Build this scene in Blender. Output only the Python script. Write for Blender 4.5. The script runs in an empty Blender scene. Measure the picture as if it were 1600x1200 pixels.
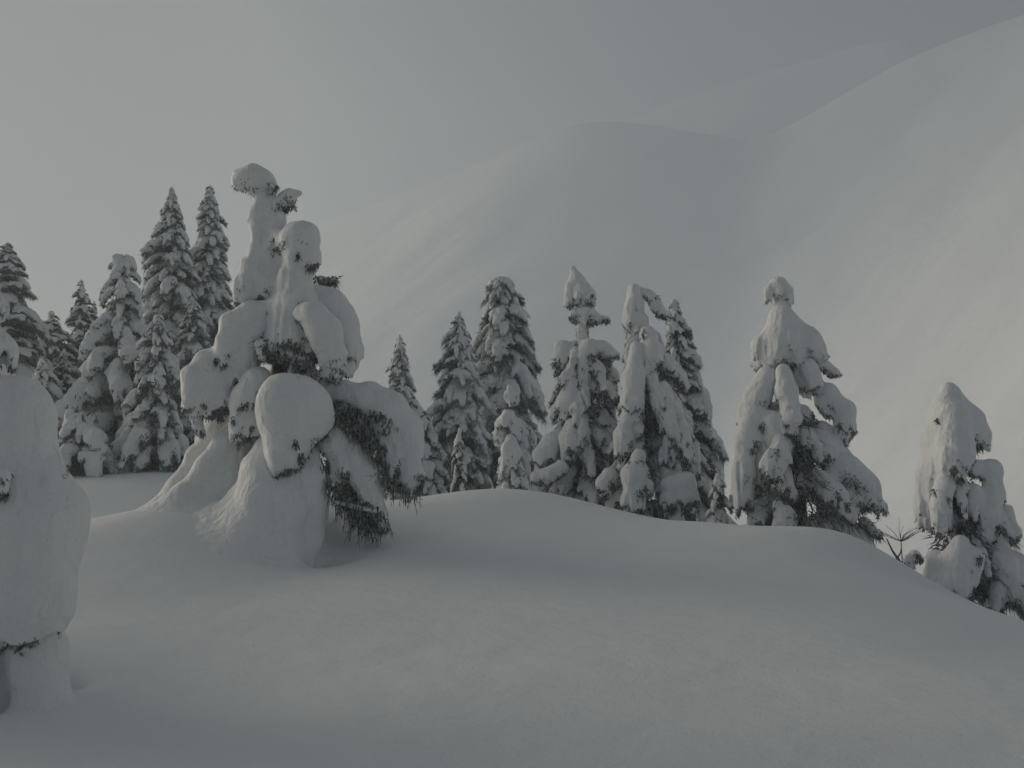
import bpy, math
import numpy as np
from mathutils import Vector, Matrix

scene = bpy.context.scene
C = scene.collection

# ------------------------------------------------------------------ camera
F = 1570.0                      # focal length in photograph pixels (1600 wide)
PITCH = math.atan(200 / F)      # horizon at photograph row 800
EYE = 1.6
cam_d = bpy.data.cameras.new('camera')
cam = bpy.data.objects.new('camera', cam_d)
C.objects.link(cam)
cam.location = (0, 0, EYE)
cam.rotation_euler = (math.pi / 2 + PITCH, 0, 0)
cam_d.sensor_width = 36
cam_d.lens = F / 1600 * 36
cam_d.clip_end = 5000
scene.camera = cam

# ------------------------------------------------------------------ light
SUN_AZ = -70.0                  # degrees from the view direction, negative = left
SUN_EL = 11.0
world = bpy.data.worlds.new('World')
scene.world = world
world.use_nodes = True
nt = world.node_tree
nt.nodes.clear()
sky = nt.nodes.new('ShaderNodeTexSky')
sky.sky_type = 'NISHITA'
sky.sun_disc = False
sky.sun_elevation = math.radians(SUN_EL)
sky.sun_rotation = math.radians(SUN_AZ)
sky.dust_density = 4.0
sky.air_density = 1.0
sky.altitude = 900
hs = nt.nodes.new('ShaderNodeHueSaturation')
hs.inputs['Saturation'].default_value = 0.62     # thin cloud takes the blue out
bg = nt.nodes.new('ShaderNodeBackground')
bg.inputs['Strength'].default_value = 0.038
wo = nt.nodes.new('ShaderNodeOutputWorld')
nt.links.new(sky.outputs[0], hs.inputs['Color'])
nt.links.new(hs.outputs[0], bg.inputs['Color'])
nt.links.new(bg.outputs[0], wo.inputs['Surface'])

sun_d = bpy.data.lights.new('sun', 'SUN')
sun_d.energy = 1.5
sun_d.angle = math.radians(36)
sun_d.color = (1.0, 0.90, 0.71)
sun = bpy.data.objects.new('sun', sun_d)
C.objects.link(sun)
az, el = math.radians(SUN_AZ), math.radians(SUN_EL)
to_sun = Vector((math.sin(az) * math.cos(el), math.cos(az) * math.cos(el), math.sin(el)))
sun.rotation_euler = to_sun.to_track_quat('Z', 'Y').to_euler()

scene.view_settings.view_transform = 'Standard'
scene.view_settings.look = 'None'
scene.view_settings.exposure = 0.24
scene.view_settings.gamma = 1.0
scene.view_settings.use_curve_mapping = False
scene.render.engine = 'CYCLES'
scene.cycles.use_denoising = True
scene.cycles.max_bounces = 8
scene.cycles.diffuse_bounces = 5
scene.cycles.volume_bounces = 3

# ------------------------------------------------------------------ pixel <-> place
CP, SP = math.cos(PITCH), math.sin(PITCH)

def at(px, py, Y):
    """The point on the pixel's line of sight that lies Y metres ahead of the camera."""
    u, v = (px - 800) / F, (600 - py) / F
    fy = CP - v * SP
    fz = SP + v * CP
    k = Y / fy
    return np.array((u * k, Y, EYE + fz * k))

def m_per_px(Y):
    return Y / F

# ------------------------------------------------------------------ materials
def principled(name):
    m = bpy.data.materials.new(name)
    m.use_nodes = True
    return m, m.node_tree, m.node_tree.nodes['Principled BSDF']

def snow_material(name, base, lump, grain, strength, coarse=3.0, streak=0.0):
    m, t, p = principled(name)
    N, L = t.nodes, t.links
    tc = N.new('ShaderNodeNewGeometry')
    n1 = N.new('ShaderNodeTexNoise'); n1.inputs['Scale'].default_value = coarse; n1.inputs['Detail'].default_value = 5
    n2 = N.new('ShaderNodeTexNoise'); n2.inputs['Scale'].default_value = grain; n2.inputs['Detail'].default_value = 3
    L.new(tc.outputs['Position'], n1.inputs['Vector']); L.new(tc.outputs['Position'], n2.inputs['Vector'])
    cr = N.new('ShaderNodeMixRGB')
    cr.inputs[1].default_value = (base[0] * .95, base[1] * .955, base[2] * .965, 1)
    cr.inputs[2].default_value = (*base, 1)
    L.new(n1.outputs['Fac'], cr.inputs[0]); L.new(cr.outputs[0], p.inputs['Base Color'])
    b1 = N.new('ShaderNodeBump'); b1.inputs['Strength'].default_value = strength; b1.inputs['Distance'].default_value = lump
    b2 = N.new('ShaderNodeBump'); b2.inputs['Strength'].default_value = strength; b2.inputs['Distance'].default_value = lump * .12
    L.new(n1.outputs['Fac'], b1.inputs['Height']); L.new(n2.outputs['Fac'], b2.inputs['Height'])
    L.new(b1.outputs[0], b2.inputs['Normal']); L.new(b2.outputs[0], p.inputs['Normal'])
    if streak:
        mp = N.new('ShaderNodeMapping'); mp.inputs['Scale'].default_value = (1, 1, .3)
        n3 = N.new('ShaderNodeTexNoise'); n3.inputs['Scale'].default_value = 13; n3.inputs['Detail'].default_value = 4
        b3 = N.new('ShaderNodeBump'); b3.inputs['Strength'].default_value = .5; b3.inputs['Distance'].default_value = streak
        L.new(tc.outputs['Position'], mp.inputs['Vector']); L.new(mp.outputs[0], n3.inputs['Vector'])
        L.new(n3.outputs['Fac'], b3.inputs['Height']); L.new(b2.outputs[0], b3.inputs['Normal']); L.new(b3.outputs[0], p.inputs['Normal'])
    p.inputs['Roughness'].default_value = .85
    p.inputs['Specular IOR Level'].default_value = .25
    return m

SNOW = snow_material('snow_on_trees', (.80, .81, .82), .06, 38, .7, 7.0, streak=.06)
SNOW_GROUND = snow_material('snow_on_ground', (.80, .81, .82), .045, 42, .6, 2.2)
SNOW_FAR = snow_material('snow_on_mountain', (.80, .81, .83), 2.5, .45, .6, .035)

def needle_material(name, dark, frost, amount):
    m, t, p = principled(name)
    N, L = t.nodes, t.links
    g = N.new('ShaderNodeNewGeometry')
    n = N.new('ShaderNodeTexNoise'); n.inputs['Scale'].default_value = 22; n.inputs['Detail'].default_value = 4
    L.new(g.outputs['Position'], n.inputs['Vector'])
    r = N.new('ShaderNodeMapRange')
    r.inputs['From Min'].default_value = .38; r.inputs['From Max'].default_value = .64
    r.inputs['To Min'].default_value = max(0, amount - .35); r.inputs['To Max'].default_value = min(1, amount + .35)
    L.new(n.outputs['Fac'], r.inputs['Value'])
    mx = N.new('ShaderNodeMixRGB'); mx.inputs[1].default_value = (*dark, 1); mx.inputs[2].default_value = (*frost, 1)
    L.new(r.outputs[0], mx.inputs[0]); L.new(mx.outputs[0], p.inputs['Base Color'])
    p.inputs['Roughness'].default_value = .8
    p.inputs['Specular IOR Level'].default_value = .2
    return m

NEEDLE = needle_material('needles', (.035, .045, .03), (.5, .52, .52), .36)
NEEDLE_RIME = needle_material('rimed_needles', (.09, .1, .095), (.66, .68, .69), .62)
NEEDLE_FROST = needle_material('frosted_needles', (.04, .047, .038), (.56, .58, .59), .32)
BARK = needle_material('bark', (.045, .036, .028), (.25, .24, .23), .25)

# ------------------------------------------------------------------ mesh helpers
def new_mesh(name, v, f, mat, smooth=True):
    me = bpy.data.meshes.new(name)
    v = np.asarray(v, dtype=np.float32)
    f = np.asarray(f, dtype=np.int32)
    nf, k = f.shape
    me.vertices.add(len(v)); me.vertices.foreach_set('co', v.ravel())
    me.loops.add(nf * k); me.loops.foreach_set('vertex_index', f.ravel())
    me.polygons.add(nf)
    me.polygons.foreach_set('loop_start', np.arange(nf, dtype=np.int32) * k)
    me.polygons.foreach_set('use_smooth', np.full(nf, smooth, dtype=bool))
    me.update(calc_edges=True)
    me.materials.append(mat)
    return me

def obj(name, me, parent=None, **props):
    o = bpy.data.objects.new(name, me)
    C.objects.link(o)
    o.parent = parent
    for k, x in props.items():
        o[k] = x
    return o

def empty(name, loc, label, cat, group=None):
    o = bpy.data.objects.new(name, None)
    C.objects.link(o)
    o.location = Vector(loc)
    o.empty_display_size = .2
    o['label'] = label; o['category'] = cat
    if group: o['group'] = group
    return o

def surface_nets(d, org, h):
    """Smooth closed surface (quads) around the negative part of a distance grid."""
    nx, ny, nz = d.shape
    s = d < 0
    c = [(i, j, k) for i in (0, 1) for j in (0, 1) for k in (0, 1)]
    sl = lambda a, i, j, k: a[i:nx - 1 + i, j:ny - 1 + j, k:nz - 1 + k]
    cnt = np.zeros((nx - 1, ny - 1, nz - 1), np.int8)
    for q in c: cnt += sl(s, *q)
    act = (cnt > 0) & (cnt < 8)
    idx = np.full(act.shape, -1, np.int32)
    cells = np.argwhere(act)
    idx[act] = np.arange(len(cells))
    pos = np.zeros((len(cells), 3)); num = np.zeros(len(cells))
    I, J, K = cells.T
    for a in range(len(c)):
        for b in range(a + 1, len(c)):
            qa, qb = c[a], c[b]
            if sum(abs(x - y) for x, y in zip(qa, qb)) != 1: continue
            da = d[I + qa[0], J + qa[1], K + qa[2]]; db = d[I + qb[0], J + qb[1], K + qb[2]]
            m = (da < 0) != (db < 0)
            t = np.where(m, da / np.where(m, da - db, 1), 0)
            p = np.array(qa) + t[:, None] * (np.array(qb) - np.array(qa))
            pos[m] += p[m]; num[m] += 1
    v = org + h * (cells + pos / num[:, None])
    quads = []
    for ax in range(3):
        o1, o2 = [(1, 2), (2, 0), (0, 1)][ax]
        sh = [slice(None)] * 3; sh2 = [slice(None)] * 3
        sh[ax] = slice(0, -1); sh2[ax] = slice(1, None)
        A, B = s[tuple(sh)], s[tuple(sh2)]
        e = np.argwhere(A != B)
        ok = (e[:, o1] > 0) & (e[:, o2] > 0) & (e[:, o1] < d.shape[o1] - 1) & (e[:, o2] < d.shape[o2] - 1)
        e = e[ok]
        ins = A[tuple(e.T)]
        def cell(a, b):
            q = e.copy(); q[:, o1] -= a; q[:, o2] -= b
            return idx[tuple(q.T)]
        q = np.stack([cell(1, 1), cell(0, 1), cell(0, 0), cell(1, 0)], 1)
        q[~ins] = q[~ins][:, ::-1]
        quads.append(q)
    return v, np.concatenate(quads)

def relax(v, f, n=2, k=.5):
    a = f.ravel(); b = np.roll(f, -1, 1).ravel()
    for _ in range(n):
        s = np.zeros_like(v); w = np.zeros(len(v))
        for x, y in ((a, b), (b, a)):
            np.add.at(s, x, v[y]); np.add.at(w, x, 1)
        v = v + k * (s / w[:, None] - v)
    return v

def normals(v, f):
    fn = np.cross(v[f[:, 2]] - v[f[:, 0]], v[f[:, 3]] - v[f[:, 1]])
    n = np.zeros_like(v)
    for k in range(4): np.add.at(n, f[:, k], fn)
    return n / (np.linalg.norm(n, axis=1)[:, None] + 1e-9)

def seg_dist(P, a, b, ra, rb, flat=(1, 1, 1)):
    a, b = np.asarray(a, np.float32), np.asarray(b, np.float32)
    fl = np.asarray(flat, np.float32)
    ab = (b - a) * fl
    q = (P - a) * fl
    t = np.clip((q @ ab) / (ab @ ab + 1e-9), 0, 1)
    q = q - t[..., None] * ab
    return np.sqrt(np.einsum('...i,...i->...', q, q)) - (ra + (rb - ra) * t)

def smin(a, b, k):
    h = np.maximum(k - np.abs(a - b), 0) / k
    return np.minimum(a, b) - h * h * k * .25

def blob(chains, k, seed, wob=.06, carve=(), h=None, flat=(1, 1, 1), flute=.0, ground=None, gk=.6, cut=0.0):
    """chains: lists of (point, radius); returns the smoothed union surface."""
    rg = np.random.default_rng(seed)
    pts = np.array([p for ch in chains for p, r in ch]); rad = np.array([r for ch in chains for p, r in ch])
    ifl = 1 / np.asarray(flat, float)
    lo = (pts - rad[:, None] * ifl).min(0); hi = (pts + rad[:, None] * ifl).max(0)
    rm = np.median(rad)
    pad = .25 * rm + k * .4
    lo -= pad; hi += pad
    if ground is not None: lo -= (gk * 1.1, gk * 1.1, .1); hi += (gk * 1.1, gk * 1.1, 0)
    if h is None: h = max(rm / 5.0, (hi - lo).max() / 70)
    h = max(h, ((hi - lo).prod() / (450000 if ground is None else 900000)) ** (1 / 3))
    lo = lo - h * 2; hi = hi + h * 2
    n = np.ceil((hi - lo) / h).astype(int) + 1
    P = lo + h * np.stack(np.meshgrid(*[np.arange(x) for x in n], indexing='ij'), -1)
    P = P.astype(np.float32)
    d = np.full(P.shape[:3], 1e3, np.float32)
    for ch in chains:
        if len(ch) == 1: ch = [ch[0], (np.asarray(ch[0][0]) + 1e-4, ch[0][1])]
        cp = np.array([p for p, r in ch]); cr = np.array([r for p, r in ch])
        mg = pad + k + 3 * h
        i0 = np.clip(np.floor(((cp - cr[:, None] * ifl).min(0) - mg - lo) / h).astype(int), 0, None)
        i1 = np.ceil(((cp + cr[:, None] * ifl).max(0) + mg - lo) / h).astype(int) + 1
        sl = tuple(slice(a, b) for a, b in zip(i0, i1))
        Q = P[sl]
        dc = None
        for (a, ra), (b, rb) in zip(ch[:-1], ch[1:]):
            e = seg_dist(Q, a, b, ra, rb, flat)
            dc = e if dc is None else smin(dc, e, k)
        lp, lr = ch[-1]
        if cut and ch[0][0][2] - lp[2] > .6 * lr:    # a snow load ends in a torn lower edge, not in a round belly
            zc = lp[2] - lr * (1 - cut)
            w = np.zeros(dc.shape[:2])
            for lam0, am in ((1.6, .6), (.75, .5), (.4, .38)):
                for _ in range(3):
                    a = rg.uniform(0, 6.28); lam = lr * 1.3 * lam0 * rg.uniform(.8, 1.25)
                    w += am * np.sin((Q[:, :, 0, 0] * math.cos(a) + Q[:, :, 0, 1] * math.sin(a)) * 2 * math.pi / lam + rg.uniform(0, 6.28))
            e = (zc + w * lr * .34)[..., None] - Q[..., 2]
            dc = -smin(-dc, -e * .8, lr * .25)
        d[sl] = smin(d[sl], dc, k)
    for ch in carve:
        for (a, ra), (b, rb) in zip(ch[:-1], ch[1:]):
            e = -seg_dist(P, a, b, ra, rb)
            d = -smin(-d, -e, k * .6)
    for oc, am in ((1.0, 1.0), (2.3, .45), (4.5, .2)):
        w = np.zeros(d.shape, np.float32)
        for _ in range(4):
            dr = rg.normal(size=3); dr /= np.linalg.norm(dr)
            w += np.sin(P @ (dr * (2 * math.pi * oc / (rm * 3.2))).astype(np.float32) + np.float32(rg.uniform(0, 6.28)))
        d = d + w * (.5 * wob * rm * am)
    if flute:                                    # ragged, fluted lower edges
        z0, z1 = pts[:, 2].min() - rm, pts[:, 2].max()
        low = np.clip(1.15 - (P[..., 2] - z0) / (z1 - z0 + 1e-6) * 1.5, 0, 1)
        w = np.zeros(d.shape)
        for _ in range(5):
            a = rg.uniform(0, 6.28); lam = rm * rg.uniform(.35, .95)
            w += np.sin((P[..., 0] * math.cos(a) + P[..., 1] * math.sin(a)) * 2 * math.pi / lam + P[..., 2] * rg.uniform(-2, 2) / rm + rg.uniform(0, 6.28))
        d = d + flute * rm * .38 * w * low
    if ground is not None:                       # the drift runs out into the snow cover without an edge
        g = ground(P[:, :, 0, 0].ravel(), P[:, :, 0, 1].ravel()).reshape(P.shape[:2])
        d = smin(d, (P[..., 2] - g[..., None]) * .92, gk)
        v, f = surface_nets(d, lo, h)
        v = relax(v, f, 2)
        gz = ground(v[:, 0], v[:, 1])
        keep = (v[f][:, :, 2] > gz[f] - .012).any(1) & ~(v[f][:, :, 2] < gz[f] - .25).any(1)
        n = normals(v, f)
        keep &= (n[f][:, :, 2] > -.9).any(1)
        f = f[keep]
        used = np.unique(f); re = np.full(len(v), -1); re[used] = np.arange(len(used))
        v = v[used]; f = re[f]
        gz = gz[used]
        # feather: sink the rim just under the ground sheet
        e = np.clip((v[:, 2] - gz) / .05, 0, 1)
        v[:, 2] -= (1 - e) * .014
        return v, f
    v, f = surface_nets(d, lo, h)
    return relax(v, f, 2), f

def spikes(base, direction, length, width, rg):
    """Thin tapered three-sided needle sprays."""
    n = len(base)
    dr = direction / (np.linalg.norm(direction, axis=1)[:, None] + 1e-9)
    s1 = np.cross(dr, rg.normal(size=(n, 3))); s1 /= np.linalg.norm(s1, axis=1)[:, None] + 1e-9
    s2 = np.cross(dr, s1)
    v = np.empty((n, 4, 3))
    for k in range(3):
        a = k * 2.0944
        v[:, k] = base + width[:, None] * (math.cos(a) * s1 + math.sin(a) * s2)
    bend = np.zeros((n, 3)); bend[:, 2] = -length * .15
    v[:, 3] = base + dr * length[:, None] + bend
    i = np.arange(n)[:, None] * 4
    f = np.concatenate([i + np.array([[0, 1, 3]]), i + np.array([[1, 2, 3]]), i + np.array([[2, 0, 3]])])
    return v.reshape(-1, 3), f

def needle_cover(v, f, count, rg, length, width, thr=-.15, reach=1.0, sink=.3):
    """Sprays that poke out of the under side of a snow load."""
    n = normals(v, f)
    w = np.clip(-(n[:, 2] - thr), 0, 1) ** .8 + 1e-5
    # patchy, so that smooth snow stays between the sprays
    fr = 2 * math.pi / (length * 9)
    pch = np.sin(v[:, 0] * fr + rg.uniform(0, 6)) + np.sin(v[:, 1] * fr * 1.2 + rg.uniform(0, 6)) + np.sin(v[:, 2] * fr * .8 + rg.uniform(0, 6))
    w *= np.clip(pch + .9, .02, 1.5)
    pick = rg.choice(len(v), count, p=w / w.sum())
    b = v[pick] + rg.normal(size=(count, 3)) * length * .18
    nn = n[pick]
    b = b - nn * length * sink
    d = nn * .55 * reach + np.array((0, 0, -.7)) + rg.normal(size=(count, 3)) * .38
    L = length * rg.uniform(.55, 1.35, count)
    return spikes(b, d, L, width * rg.uniform(.6, 1.3, count), rg)

def tube(path, rad, sides=7):
    path = np.asarray(path, float); n = len(path)
    v = []
    for i in range(n):
        t = path[min(i + 1, n - 1)] - path[max(i - 1, 0)]
        t = t / np.linalg.norm(t)
        a = np.cross(t, (0.31, .95, .12)); a /= np.linalg.norm(a)
        b = np.cross(t, a)
        for k in range(sides):
            q = 2 * math.pi * k / sides
            v.append(path[i] + rad[i] * (math.cos(q) * a + math.sin(q) * b))
    f = []
    for i in range(n - 1):
        for k in range(sides):
            k2 = (k + 1) % sides
            f.append((i * sides + k, i * sides + k2, (i + 1) * sides + k2, (i + 1) * sides + k))
    return np.array(v), np.array(f)

def tri(f):
    f = np.asarray(f)
    if f.shape[1] == 3: return f
    return np.concatenate([f[:, [0, 1, 2]], f[:, [0, 2, 3]]])

def join(*parts):
    vs, fs, o = [], [], 0
    for v, f in parts:
        vs.append(v); fs.append(tri(f) + o); o += len(v)
    return np.concatenate(vs), np.concatenate(fs)

# ------------------------------------------------------------------ ground
CTRL = []
def gp(px, py, d, dz=0): CTRL.append(at(px, py, d) + np.array((0, 0, dz)))
for x in (-300, 100, 400, 800, 1200, 1600, 1950): gp(x, 1215, 5.3)
for x, y, d in ((300, 1090, 7.0), (700, 1060, 7.2), (1100, 1060, 7.2), (1500, 1085, 6.8), (1800, 1130, 6.3),
                (140, 1040, 7.2), (40, 1085, 6.2), (-120, 1000, 6.6), (-300, 960, 7.5),
                (250, 920, 10), (120, 960, 9), (600, 950, 9.6), (900, 945, 9.6), (1200, 965, 9.2), (1420, 985, 9.0), (1600, 1025, 8.6),
                (700, 850, 13), (850, 850, 13), (1000, 870, 12.6), (1200, 890, 12), (1350, 920, 11.2),
                # crest, from the dip on the far side of the big tree round to the falling shoulder
                (690, 772, 16.6), (780, 763, 17.0), (860, 770, 17.0), (930, 788, 16.6), (1010, 809, 16.2), (1100, 814, 15.8), (1180, 826, 15.4),
                (1230, 829, 15.2), (1290, 825, 14.8), (1340, 838, 14.4), (1400, 880, 13.8), (1450, 918, 13.2), (1530, 943, 12.6), (1600, 966, 12.0), (1800, 1040, 11.2),
                # left crest
                (115, 836, 11.6), (180, 812, 12.0), (250, 794, 12.4), (340, 785, 12.6), (20, 862, 11.2), (-150, 880, 11),
                # round the big tree
                (420, 800, 12.9), (400, 850, 11.9), (330, 850, 11.6), (560, 838, 12.9), (600, 800, 14.2), (650, 790, 14.6), (600, 870, 11.8), (430, 905, 11.0)):
    gp(x, y, d)
# hidden hollow at the foot of the big tree
gp(495, 886, 11.75); gp(520, 858, 12.7)
# dip behind the left crest, then the second bank
for x in (-100, 100, 250): gp(x, 800, 15.5, -.35)
for x, y, d in ((-150, 755, 21), (0, 750, 21.5), (90, 745, 22), (180, 738, 22), (260, 737, 22), (350, 742, 22)): gp(x, y, d)
for x in (-200, 50, 300): CTRL.append(np.array((at(x, 800, 28)[0], 28, 2.3)))
for x in (-300, 100): CTRL.append(np.array((at(x, 800, 40)[0], 40, 2.2)))
# behind the crest
for x, d, z in ((480, 18, 1.5), (620, 18, 1.45), (640, 21, 1.4), (800, 21, 1.55), (950, 20.5, 1.3), (1100, 19.5, .9), (1250, 18.5, .6), (1350, 18, .0), (1450, 17, -.5), (1600, 16, -1.0), (1800, 15, -1.2),
                (600, 28, 1.3), (800, 28, .9), (1100, 26, -.2), (1400, 24, -1.8), (1700, 22, -3.0),
                (600, 42, .5), (900, 42, -1.4), (1200, 42, -3.2), (1600, 42, -5.2), (2000, 42, -6)):
    CTRL.append(np.array((at(x, 800, d)[0], d, z)))
# round and behind the camera
for x, y, z in ((0, 0, 0), (-3, 0, .1), (3, 0, -.1), (0, -4, -.2), (-6, -4, .2), (6, -4, -.4), (-14, 0, .8), (-14, 8, 1.3), (-12, 15, 1.5), (-20, 22, 2.4), (14, 0, -1.2), (14, 8, -.8), (20, 14, -2.4),
                (-30, 0, 1.4), (-30, 30, 2.6), (30, 0, -3), (30, 25, -4.5), (0, -20, -1), (-20, -20, 0), (20, -20, -2), (0, -40, -2), (-40, -40, 0), (40, -40, -4), (-45, 50, 2), (0, 60, -1.5), (45, 50, -6.5), (-60, 0, 2), (60, 0, -6)):
    CTRL.append(np.array((x, y, z), float))
CTRL = np.array(CTRL)
_X = CTRL[:, :2]
def _tps(r2): return np.where(r2 > 1e-12, r2 * np.log(r2 + 1e-12), 0)
_n = len(_X)
_K = _tps(((_X[:, None] - _X[None]) ** 2).sum(-1)) + np.eye(_n) * .6
_Pm = np.c_[np.ones(_n), _X]
_sol = np.linalg.solve(np.block([[_K, _Pm], [_Pm.T, np.zeros((3, 3))]]), np.r_[CTRL[:, 2], np.zeros(3)])
BUMPS = []                                     # (x, y, height, radius)

def ground_z(x, y):
    x, y = np.atleast_1d(np.asarray(x, float)), np.atleast_1d(np.asarray(y, float))
    out = np.empty(len(x))
    for i in range(0, len(x), 20000):
        q = np.c_[x[i:i + 20000], y[i:i + 20000]]
        out[i:i + 20000] = _tps(((q[:, None] - _X[None]) ** 2).sum(-1)) @ _sol[:_n] + _sol[_n] + q @ _sol[_n + 1:]
    r = np.hypot(x, y)
    far = -2.0 - np.clip(x, -60, 120) * .06 - .006 * r
    t = np.clip((r - 38) / 30, 0, 1); t = t * t * (3 - 2 * t)
    out = out * (1 - t) + far * t
    out += .022 * np.sin(x * 1.0 + y * .4) * np.sin(y * .7 - x * .3 + 1) + .006 * np.sin(x * 2.6 - y * 1.2 + 2) * np.sin(y * 1.7 + x * .5 + 1.3)
    for bx, by, bh, br in BUMPS:
        out += bh * np.exp(-((x - bx) ** 2 + (y - by) ** 2) / (2 * br * br))
    return out

def build_ground():
    a1 = np.radians(np.arange(-48, 48.01, .22)); a2 = np.radians(np.arange(51, 309, 3.0))
    A = np.r_[a1, a2]
    R = np.r_[.25, np.geomspace(.8, 5, 14), np.arange(5.1, 14.5, .075), np.arange(14.6, 32, .14), np.geomspace(32.3, 152, 32)]
    aa, rr = np.meshgrid(A, R)
    x, y = (rr * np.sin(aa)).ravel(), (rr * np.cos(aa)).ravel()
    z = ground_z(x, y)
    v = np.c_[x, y, z]
    na, nr = len(A), len(R)
    i, j = np.meshgrid(np.arange(nr - 1), np.arange(na), indexing='ij')
    j2 = (j + 1) % na
    f = np.stack([i * na + j, (i + 1) * na + j, (i + 1) * na + j2, i * na + j2], -1).reshape(-1, 4)[:, ::-1]
    obj('snow_ground', new_mesh('snow_ground', v, f, SNOW_GROUND), kind='structure', label='smooth untouched snow slope rising to a rounded crest')

# ------------------------------------------------------------------ mountain
def crest_points(pts, step=5.0):
    """pts: (px, py, distance, slope) on the skyline, or ('xyz', x, y, z, slope); evenly sampled along the crest."""
    q = np.array([(*at(p[0], p[1], p[2]), p[3]) if p[0] != 'xyz' else p[1:] for p in pts], float)
    seg = np.r_[0, np.cumsum(np.linalg.norm(np.diff(q[:, :3], axis=0), axis=1))]
    t = np.arange(0, seg[-1], step)
    c = np.array([np.interp(t, seg, q[:, k]) for k in range(4)]).T
    ker = np.hanning(9); ker /= ker.sum()
    return np.array([np.convolve(np.pad(c[:, k], 4, 'edge'), ker, 'valid') for k in range(4)]).T

def mountain(name, label, pts, x, y, floor, seed, amp, k=5.0, rnd=3.0, bench=12.0):
    """A height field: slopes fall away on both sides of a crest line and run out into the valley floor."""
    rg = np.random.default_rng(seed)
    c = crest_points(pts)
    X, Y = np.meshgrid(x, y)
    P = np.c_[X.ravel(), Y.ravel()]
    z = np.empty(len(P))
    for i in range(0, len(P), 20000):
        d = np.hypot(P[i:i + 20000, 0][:, None] - c[None, :, 0], P[i:i + 20000, 1][:, None] - c[None, :, 1])
        r = np.sqrt(d * d + rnd * rnd) - rnd
        h = c[None, :, 2] - c[None, :, 3] * r + (c[None, :, 3] - .5) * bench * (1 - np.exp(-r / bench))
        m = h.max(1)
        z[i:i + 20000] = m + k * np.log(np.exp((h - m[:, None]) / k).sum(1)) - k * .8
    w = np.zeros(len(P))
    for lam, am in ((120, 1.0), (60, .5), (28, .3), (13, .16), (7, .08)):
        for _ in range(4):
            a = rg.uniform(0, 6.28)
            w += am * np.sin((P[:, 0] * math.cos(a) + P[:, 1] * math.sin(a)) * 2 * math.pi / lam + 1.3 * np.sin(P[:, 0] * .02 + rg.uniform(0, 6)) + rg.uniform(0, 6))
    dn = np.min(np.hypot(P[:, 0][:, None] - c[None, ::3, 0], P[:, 1][:, None] - c[None, ::3, 1]), 1)
    z += w * amp * np.clip(dn / 40, .12, 1)
    z = floor + 10 * np.logaddexp(0, (z - floor) / 10) - 3
    nx, ny = len(x), len(y)
    i, j = np.meshgrid(np.arange(ny - 1), np.arange(nx - 1), indexing='ij')
    f = np.stack([i * nx + j, i * nx + j + 1, (i + 1) * nx + j + 1, (i + 1) * nx + j], -1).reshape(-1, 4)
    v = np.c_[P, z]
    keep = (z[f] > floor - 2.4).any(1)           # the valley floor itself is the ground sheet
    f = f[keep]
    used = np.unique(f); re = np.full(len(v), -1); re[used] = np.arange(len(used))
    obj(name, new_mesh(name, v[used], re[f], SNOW_FAR), kind='structure', label=label)

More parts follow.
